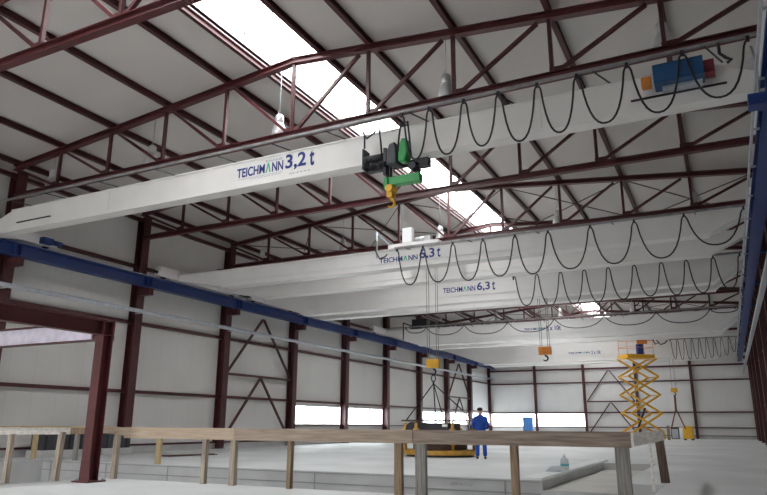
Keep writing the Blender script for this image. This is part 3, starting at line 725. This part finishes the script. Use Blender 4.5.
for s in (-1, 1):
    # palm with five separate fingers
    wx, wy, wz = s * .17, .27, 1.05
    hp = [(wx, wy - .02, wz, .024), (wx - s * .01, wy + .03, wz, .026), (wx - s * .015, wy + .07, wz - .003, .026)]
    he = [(0, 1), (1, 2)]
    ho = skinned('hand', hp, he, skin, P_, 1)
    for k_, (ox, L) in enumerate(((-.028, .06), (-.010, .072), (.009, .068), (.027, .052))):
        x = wx - s * .015 + ox; y = wy + .075
        skinned('finger', [(x, y - .02, wz, .009), (x, y + L * .45, wz - .004, .0085), (x, y + L * .8, wz - .022, .008), (x, y + L * .92, wz - .042, .007)], [(0, 1), (1, 2), (2, 3)], skin, ho, 1)
    skinned('thumb', [(wx - s * .02, wy + .02, wz, .011), (wx - s * .05, wy + .05, wz - .008, .010), (wx - s * .058, wy + .08, wz - .018, .009)], [(0, 1), (1, 2)], skin, ho, 1)
# face: nose, mouth, ears, eyes
fc = MB(); fc.lathe((0, .108, 1.675), [(.001, .025), (.009, .01), (.014, -.012), (.001, -.02)], 8); fc.build('nose', skin, P_, origin=(0, 0, 0))
fc = MB()
for s in (-1, 1): fc.lathe((s * .032, .096, 1.70), [(.001, .012), (.011, .0), (.001, -.012)], 8)
fc.build('eyes', white_p, P_, origin=(0, 0, 0))
MB().box(-.024, .024, .096, .104, 1.628, 1.636).build('mouth', mat('lip', (.4, .15, .13), .5), P_, origin=(0, 0, 0))
for s in (-1, 1):
    MB().lathe((s * .088, .015, 1.68), [(.001, .034), (.014, .02), (.016, -.005), (.008, -.028), (.001, -.034)], 10).build('ear', skin, P_, origin=(0, 0, 0))
hairp = [(0, -.03, 1.62, .085), (0, -.02, 1.69, .108), (0, -.005, 1.75, .09)]
skinned('hair', hairp, [(0, 1), (1, 2)], hair_m, P_)
# jacket
jk = [(0, 0, .86, (.20, .16)), (0, 0, .95, (.205, .165)), (0, -.01, 1.08, (.20, .16)), (0, -.015, 1.22, (.215, .165)), (0, -.01, 1.36, (.20, .15)), (0, 0, 1.46, (.11, .10)), (0, .0, 1.525, (.075, .075))]
je = [(i, i + 1) for i in range(6)]
for s in (-1, 1):
    b = len(jk); jk += [(s * .175, -.01, 1.39, .075), (s * .235, -.03, 1.22, .068), (s * .262, -.01, 1.10, .064), (s * .222, .14, 1.05, .052), (s * .185, .225, 1.05, .045)]
    je += [(4, b), (b, b + 1), (b + 1, b + 2), (b + 2, b + 3), (b + 3, b + 4)]
skinned('jacket', jk, je, overall, P_)
tp = [(0, 0, .95, (.15, .12)), (0, 0, .86, (.15, .12))]; te = [(0, 1)]
for s in (-1, 1):
    b = len(tp); tp += [(s * .095, .0, .78, .105), (s * .118, .01, .62, .095), (s * .122, .0, .46, .08), (s * .128, -.02, .28, .078), (s * .132, -.03, .09, .078)]
    te += [(1, b), (b, b + 1), (b + 1, b + 2), (b + 2, b + 3), (b + 3, b + 4)]
skinned('trousers', tp, te, overall, P_)
for s in (-1, 1):
    skinned('shoe', [(s * .13, -.07, .06, (.05, .06)), (s * .135, .02, .06, (.052, .06)), (s * .145, .13, .045, (.045, .045)), (s * .15, .19, .035, (.03, .03))], [(0, 1), (1, 2), (2, 3)], shoe_m, P_, 1)
for c in kids(P_):
    pass

# ------------------------------------------------------------------ scissor lift
lx, ly = 16.6, 36.6
L_ = thing('scissor_lift', (lx, ly, 0), 'tall yellow scissor lift raised almost to the farthest cranes', 'scissor lift')
L_.rotation_euler = (0, 0, .65)
O0 = (0, 0, 0)
MB().box(-1.25, 1.25, -.7, .7, .25, .62).build('chassis', yellow, L_, O0, bevel=.03)
for x in (-.85, .85):
    for y in (-.6, .6): MB().cyl((x, y - .1, .24), (x, y + .1, .24), .24, 20).build('wheel', black, L_, O0)
z0, z1, nl = .7, 5.7, 4; hh = (z1 - z0) / nl
for q in (-.66, .66):
    for i in range(nl):
        a, b = z0 + i * hh, z0 + (i + 1) * hh
        for s in (-1, 1):
            MB().bar((-s * 1.15, q + s * .05, a), (s * 1.15, q + s * .05, b), .07, .13, (0, 0, 1)).build('scissor_arm', yellow, L_, O0)
for i in range(nl + 1):
    for s in (-1, 1): MB().cyl((s * 1.15, -.72, z0 + i * hh), (s * 1.15, .72, z0 + i * hh), .035, 10).build('pivot_tube', yellow, L_, O0)
MB().cyl((-.4, 0, z0 + .2), (.3, 0, z0 + hh * 1.3), .07, 12).build('hydraulic_ram', black, L_, O0)
MB().box(-1.05, 1.05, -.62, .62, 5.74, 6.0).build('platform', yellow, L_, O0)
gr = MB()
for x in (-1.0, 1.0):
    for y in (-.58, .58): gr.cyl((x, y, 5.98), (x, y, 7.0), .016, 8)
for z in (6.5, 7.0):
    for y in (-.58, .58): gr.cyl((-1.0, y, z), (1.0, y, z), .016, 8)
    for x in (-1.0, 1.0): gr.cyl((x, -.58, z), (x, .58, z), .016, 8)
gr.build('guard_rail', orange, L_, O0)
MB().box(-.1, .3, -.5, -.2, 6.0, 6.72).build('control_box', navy, L_, O0)
MB().box(-.25, .55, -.63, -.59, 6.72, 7.0).build('sign_board', orange, L_, O0)

# ------------------------------------------------------------------ small far things
t = thing('hydraulic_unit', (18.9, 47, 0), 'small yellow machine with grey tank standing on the floor near the end wall', 'machine')
MB().box(18.55, 19.3, 46.6, 47.4, .12, 1.12).build('body', yellow, t, bevel=.06)
MB().cyl((18.45, 46.9, .1), (18.45, 46.9, 1.0), .2, 16).build('tank', white_p, t)
for x in (18.65, 19.2): MB().cyl((x, 46.7, .12), (x, 47.3, .12), .12, 14).build('wheel', black, t)
t = thing('pallet_cabinet', (18.0, 47.4, 0), 'grey low cabinet beside the small yellow machine', 'cabinet')
MB().box(17.6, 18.2, 47.2, 47.8, .08, .95).build('body', dgrey, t, bevel=.02); MB().box(17.66, 18.14, 47.17, 47.2, .15, .88).build('door', galv, t)
tag(MB().bar((17.42, 47, 0), (17.42, 47, 1.15), .22, .10).build('wooden_prop', woodp), 'short brown wooden prop upright near the small yellow machine', 'post')
hk5 = hook_block(18.55, 41.2, 3.35, 7.8, (-.13, .13), yellow, 'small yellow hook block hanging from the farthest crane', .7)
t = thing('webbing_sling', (18.55, 41.2, .9), 'red-brown webbing sling hanging in a narrow V from the far hook', 'sling')
MB().bar((18.55, 41.2, 3.32), (18.53, 41.2, 2.2), .15, .03, (0, 1, 0)).build('strap', red_m, t)
MB().bar((18.50, 41.2, 2.25), (18.08, 41.2, .93), .09, .03, (0, 1, 0)).build('strap', red_m, t)
MB().bar((18.58, 41.2, 2.25), (19.05, 41.2, .93), .09, .03, (0, 1, 0)).build('strap', red_m, t)
t = thing('tool_cabinet', (5.0, 50, 0), 'bright blue cabinet standing in front of the end wall window', 'cabinet')
MB().box(4.56, 5.46, 49.7, 50.3, .05, 1.88).build('body', panel_b, t, bevel=.02); MB().box(4.62, 5.0, 49.67, 49.7, .12, 1.82).build('door', panel_b, t); MB().box(5.02, 5.40, 49.67, 49.7, .12, 1.82).build('door', panel_b, t)

# ------------------------------------------------------------------ red platform frame at the left
F_ = thing('platform_frame', (10.2, -3.95, 0), 'dark red steel platform frame with stout column in the left foreground', 'steel frame')
def small_col(x, y):
    c = MB().ibeam((x, y, .03), (x, y, 3.31), .24, .26, .02, .014, (0, 1, 0)).build('column', steel_b, F_)
    b = MB().box(x - .21, x + .25, y - .24, y + .22, 0, .03); b.build('base_plate', steel_b, c)
    MB().prism([(x - .06, .03), (x + .24, .03), (x + .20, .46), (x - .04, .46)], y - .20, y - .17).build('stiffener_plate', steel_b, c)
    for sx in (-.17, .2):
        for sy in (-.17, .17): MB().cyl((x + sx, y + sy, .03), (x + sx, y + sy, .08), .02, 6).build('anchor_bolt', galv, c)
small_col(10.2, -3.95); small_col(10.2, -10.0)
MB().ibeam((10.2, -10.2, 3.15), (10.2, -3.8, 3.15), .2, .32, .02).build('long_beam', steel_b, F_)
MB().box(10.09, 10.31, -3.81, -3.79, 2.9, 3.33).build('end_plate', steel, F_)
MB().box(10.12, 10.3, -3.76, -3.79, 2.86, 2.98).build('angle_cleat', galv, F_)
xb = MB().ibeam((4.0, -3.95, 3.1), (10.08, -3.95, 3.1), .2, .42, .022).build('cross_beam', steel_b, F_)
MB().box(4.0, 9.85, -4.0, -3.975, 2.92, 3.27).build('web_film', film, xb)
MB().ibeam((4.0, -10.0, 3.15), (10.08, -10.0, 3.15), .2, .32, .02).build('cross_beam', steel_b, F_)
small_col(4.0, -3.95) if False else None

# ------------------------------------------------------------------ timber guard rails
def post(parent, x, y, m, w=.1, d=.08, z1=.98, z0=0, lean=0): return MB().bar((x + lean, y, z0), (x, y, z1), w, d, (0, 1, 0)).build('post', m, parent, bevel=.004)
R1 = thing('guard_railing', (15.5, -3.18, 0), 'long timber guard railing of weathered boards across the front of the pit', 'railing')
MB().box(10.3, 13.3, -3.24, -3.20, .853, 1.077).build('board', woodb, R1, bevel=.004)
MB().box(13.31, 17.15, -3.242, -3.202, .85, 1.075).build('board', woodc, R1, bevel=.004)
MB().box(17.17, 20.70, -3.245, -3.205, .845, 1.075).build('board', wood, R1, bevel=.004)
b_ = MB().box(20.70, 20.74, -3.24, 1.95, .86, 1.06).build('return_board', woodw, R1, bevel=.004)
for x, m_, w_ in ((12.52, woodl, .10), (13.25, woodl, .12), (14.59, woodp, .09), (16.85, woodp, .14), (17.27, woodg, .19), (18.9, woodp, .12), (20.55, woodg, .2)):
    post(R1, x, -3.15, m_, w_, .1, 1.02 if w_ < .19 else .9)
post(R1, 20.66, -.3, woodw, .04, .1, .95); post(R1, 20.64, 1.82, woodd, .17, .14, .95, lean=.05)
# left return of the same railing, seen at the far corner of the pit
post(R1, 9.98, -3.12, woodl, .12, .1, .9)
MB().bar((10.33, -3.18, .98), (9.35, -3.10, 1.04), .04, .16).build('board', woodb, R1)
post_far = post(R1, 6.9, 1.25, woody2, .16, .1, .95)
MB().bar((9.9, -3.1, .96), (6.9, 1.25, .96), .04, .12).build('board', woody2, R1)
R2 = thing('guard_railing', (9.2, -4.4, 0), 'short timber guard railing at the left edge beside the red column', 'railing')
post(R2, 9.46, -4.12, woodl, .12, .1, .98, lean=-.06); post(R2, 8.98, -4.92, woodl, .1, .1, .94)
MB().bar((9.52, -3.98, 1.0), (8.3, -6.1, 1.0), .04, .14).build('board', woodw, R2)
MB().bar((9.52, -3.98, 1.085), (8.3, -6.1, 1.085), .10, .025).build('board', woody2, R2)
MB().bar((9.44, -4.02, 1.0), (9.95, -3.72, 1.0), .04, .13).build('board', woodp, R2)
R3 = thing('guard_railing', (2.6, 1.3, 0), 'far low timber railing between the pit and the left wall', 'railing')
post(R3, 1.3, 1.3, woody2, .16, .1, .98); post(R3, 3.3, 1.3, woodg, .14, .1, .98)
MB().bar((.6, 1.24, .98), (3.6, 1.24, .98), .04, .16).build('board', woody2, R3)

# ------------------------------------------------------------------ things lying about
def lump(name, x0, x1, y0, y1, z1, m, label, cat, seed, group=None):
    bm = bmesh.new(); bmesh.ops.create_grid(bm, x_segments=14, y_segments=10, size=.5); rr = random.Random(seed)
    me = bpy.data.meshes.new(name)
    for v_ in bm.verts:
        u, w_ = v_.co.x * 2, v_.co.y * 2; e = (1 - abs(u) ** 4) * (1 - abs(w_) ** 4)
        v_.co = Vector(((x1 - x0) / 2 * u, (y1 - y0) / 2 * w_, .0 + z1 * e * (.75 + .25 * rr.random())))
    bmesh.ops.solidify(bm, geom=bm.faces[:], thickness=.01)
    for f in bm.faces: f.smooth = True
    bm.to_mesh(me); bm.free(); me.materials.append(m)
    o = bpy.data.objects.new(name, me); COL.objects.link(o); o.location = ((x0 + x1) / 2, (y0 + y1) / 2, .012); return tag(o, label, cat, group)
for (y0, y1, m_, l) in ((1.9, 3.9, dgrey, 'long dark crate on a concrete block by the left wall, left of the red column'), (4.5, 5.7, tarp, 'shorter dark crate on a concrete block by the left wall, beside the tall wall column')):
    t = thing('dark_crate', (.6, (y0 + y1) / 2, 0), l, 'crate')
    MB().box(.2, 1.0, y0 - .1, y1 + .1, 0, .24).build('concrete_block', pitw, t, bevel=.01)
    MB().box(.25, .95, y0, y1, .24, .74).build('box', m_, t, bevel=.02)
    for k_ in range(int((y1 - y0) / .5) + 1): MB().box(.95, .98, y0 + .02 + k_ * .47, y0 + .1 + k_ * .47, .26, .73).build('batten', black, t)
    MB().box(.23, .97, y0 - .02, y1 + .02, .74, .78).build('lid', m_, t)
st = thing('bar_bundle', (4.2, 5.4, 0), 'small bundle of dark steel bars lying on the floor by the left wall', 'steel bars')
for k_ in range(7):
    a = random.uniform(-.12, .12); MB().cyl((3.9 + k_ * .06, 4.4 + a, .03 + .02 * (k_ % 3)), (4.3 + k_ * .05 + a, 6.6, .03 + .02 * (k_ % 2)), .016, 6).build('bar', rust, st)
pl = thing('wooden_plank', (17.9, 5, 0), 'long pale plank lying on the floor along the trench', 'plank')
MB().box(17.75, 18.2, 1.3, 10.5, 0.0, .035).build('board', mat('pale_screed', (.74, .76, .76), .7, noise=.1), pl, bevel=.005)
jg = thing('plastic_canister', (18.3, 4.4, .0), 'clear plastic canister with a teal label beside the trench', 'canister')
MB().lathe((18.05, 4.4, .04), [(.0, 0), (.10, 0), (.11, .03), (.11, .22), (.08, .28), (.035, .31), (.035, .35), (0, .35)], 18).build('shell', film_m, jg)
MB().lathe((18.05, 4.4, .13), [(.112, 0), (.112, .06)], 18).build('paper_label', mat('teal', (.1, .35, .38), .6), jg)
MB().lathe((18.05, 4.4, .40), [(.0, .03), (.04, .03), (.04, 0), (0, 0)], 12).build('lid', white_p, jg)
def film_heap():
    o = lump('plastic_sheet', 17.75, 18.15, 3.5, 4.2, .12, film_m, 'crumpled clear plastic sheet on the plank beside the canister', 'plastic sheet', 9); o.location.z = .045; return o
film_heap()

# ------------------------------------------------------------------ lamps
def lamp(x, Y, label):
    zb = 9.16 if Y < 1 else 9.02; x += 0 if Y < 1 else .12; t = thing('high_bay_lamp', (x, Y, zb), label, 'lamp', 'high bay lamps')
    MB().lathe((x, Y, zb), [(.215, .0), (.22, .03), (.21, .10), (.18, .24), (.13, .37), (.11, .40)], 22).build('reflector', alu, t)
    MB().lathe((x, Y, zb), [(.0, -.05), (.10, -.04), (.18, -.01), (.21, .02)], 22).build('glass', white_p, t)
    MB().lathe((x, Y, zb + .38), [(.0, 0), (.11, .0), (.125, .04), (.125, .22), (.09, .27), (0, .28)], 20).build('ballast_housing', alu, t)
    MB().cyl((x, Y, zb + .65), (x, Y, zt(x) + .30), .012, 6).build('suspension_rod', galv, t)
    k_ = MB(); k_.tube([(x, Y, zb + .66), (x - .05, Y, zb + .70), (x - .05, Y, zb + .78), (x, Y, zb + .8)], .01, 5); k_.build('hook', galv, t)
    return t
LX = [1.68, 6.42, 11.38, 16.55, 21.66]
posn = ['leftmost', 'second from left', 'middle', 'second from right', 'rightmost']
l0 = lamp(LX[0], .32, 'silver high bay lamp by the nearest crane, leftmost of its row')
for Y, rn in ((.32, 'by the nearest crane'), (12.32, 'by the first 6,3 t crane'), (24.32, 'before the 10 t cranes'), (36.32, 'between the 10 t cranes'), (48.32, 'near the end wall')):
    for x, pn_ in zip(LX, posn):
        if Y == .32 and x == LX[0]: continue
        dz = zt(x) - zt(LX[0])
        lamp(x, Y, 'silver lamp %s, %s of its row' % (rn, pn_) if 'first' in rn else 'silver high bay lamp %s, %s of its row' % (rn, pn_))

# ------------------------------------------------------------------ light
wd = bpy.data.worlds.new('World'); sc.world = wd; wd.use_nodes = True
bg = wd.node_tree.nodes['Background']; bg.inputs[0].default_value = (.985, .99, 1.0, 1); bg.inputs[1].default_value = 3.6
def portal(loc, rot, sx, sy):
    l = bpy.data.lights.new('portal', 'AREA'); l.shape = 'RECTANGLE'; l.size = sx; l.size_y = sy; l.cycles.is_portal = True
    o = bpy.data.objects.new('sky_portal', l); COL.objects.link(o); o.location = loc; o.rotation_euler = rot
H = math.pi / 2
portal((SKC, (YN + YF) / 2, zk + .5), (0, 0, 0), 2 * SKX, YF - YN)
portal(((GX0 + GX1) / 2, YN - .2, GZ / 2), (H, 0, 0), GX1 - GX0, GZ)
portal((-.45, 24, 1.67), (0, -H, 0), 1.1, 12); portal((-.45, 45, 1.67), (0, -H, 0), 1.1, 18)
portal((4.8, YF + .5, 1.6), (-H, 0, 0), 9.6, 1.27)

# ------------------------------------------------------------------ camera
cd = bpy.data.cameras.new('Camera'); cam = bpy.data.objects.new('Camera', cd); COL.objects.link(cam); sc.camera = cam
yaw, pitch, roll, fpx = -.4691, .2599, .0046, 663.76
F = Vector((math.sin(yaw) * math.cos(pitch), math.cos(yaw) * math.cos(pitch), math.sin(pitch)))
R = Vector((math.cos(yaw), -math.sin(yaw), 0)); U = R.cross(F)
R2 = R * math.cos(roll) + U * math.sin(roll); U2 = -R * math.sin(roll) + U * math.cos(roll)
M = Matrix((R2, U2, -F)).transposed().to_4x4(); M.translation = (22.045, -14.028, 1.17)
cam.matrix_world = M
cd.sensor_fit = 'HORIZONTAL'; cd.sensor_width = 36; cd.lens = fpx / 767 * 36; cd.clip_start = .05; cd.clip_end = 400

for o in bpy.data.objects:
    if '_o' in o: del o['_o']
vs = sc.view_settings; vs.view_transform = 'Standard'; vs.look = 'None'; vs.gamma = 1; vs.use_curve_mapping = False; vs.exposure = 1.9
sc.cycles.max_bounces = 10; sc.cycles.diffuse_bounces = 7; sc.cycles.transparent_max_bounces = 12; sc.cycles.use_denoising = True
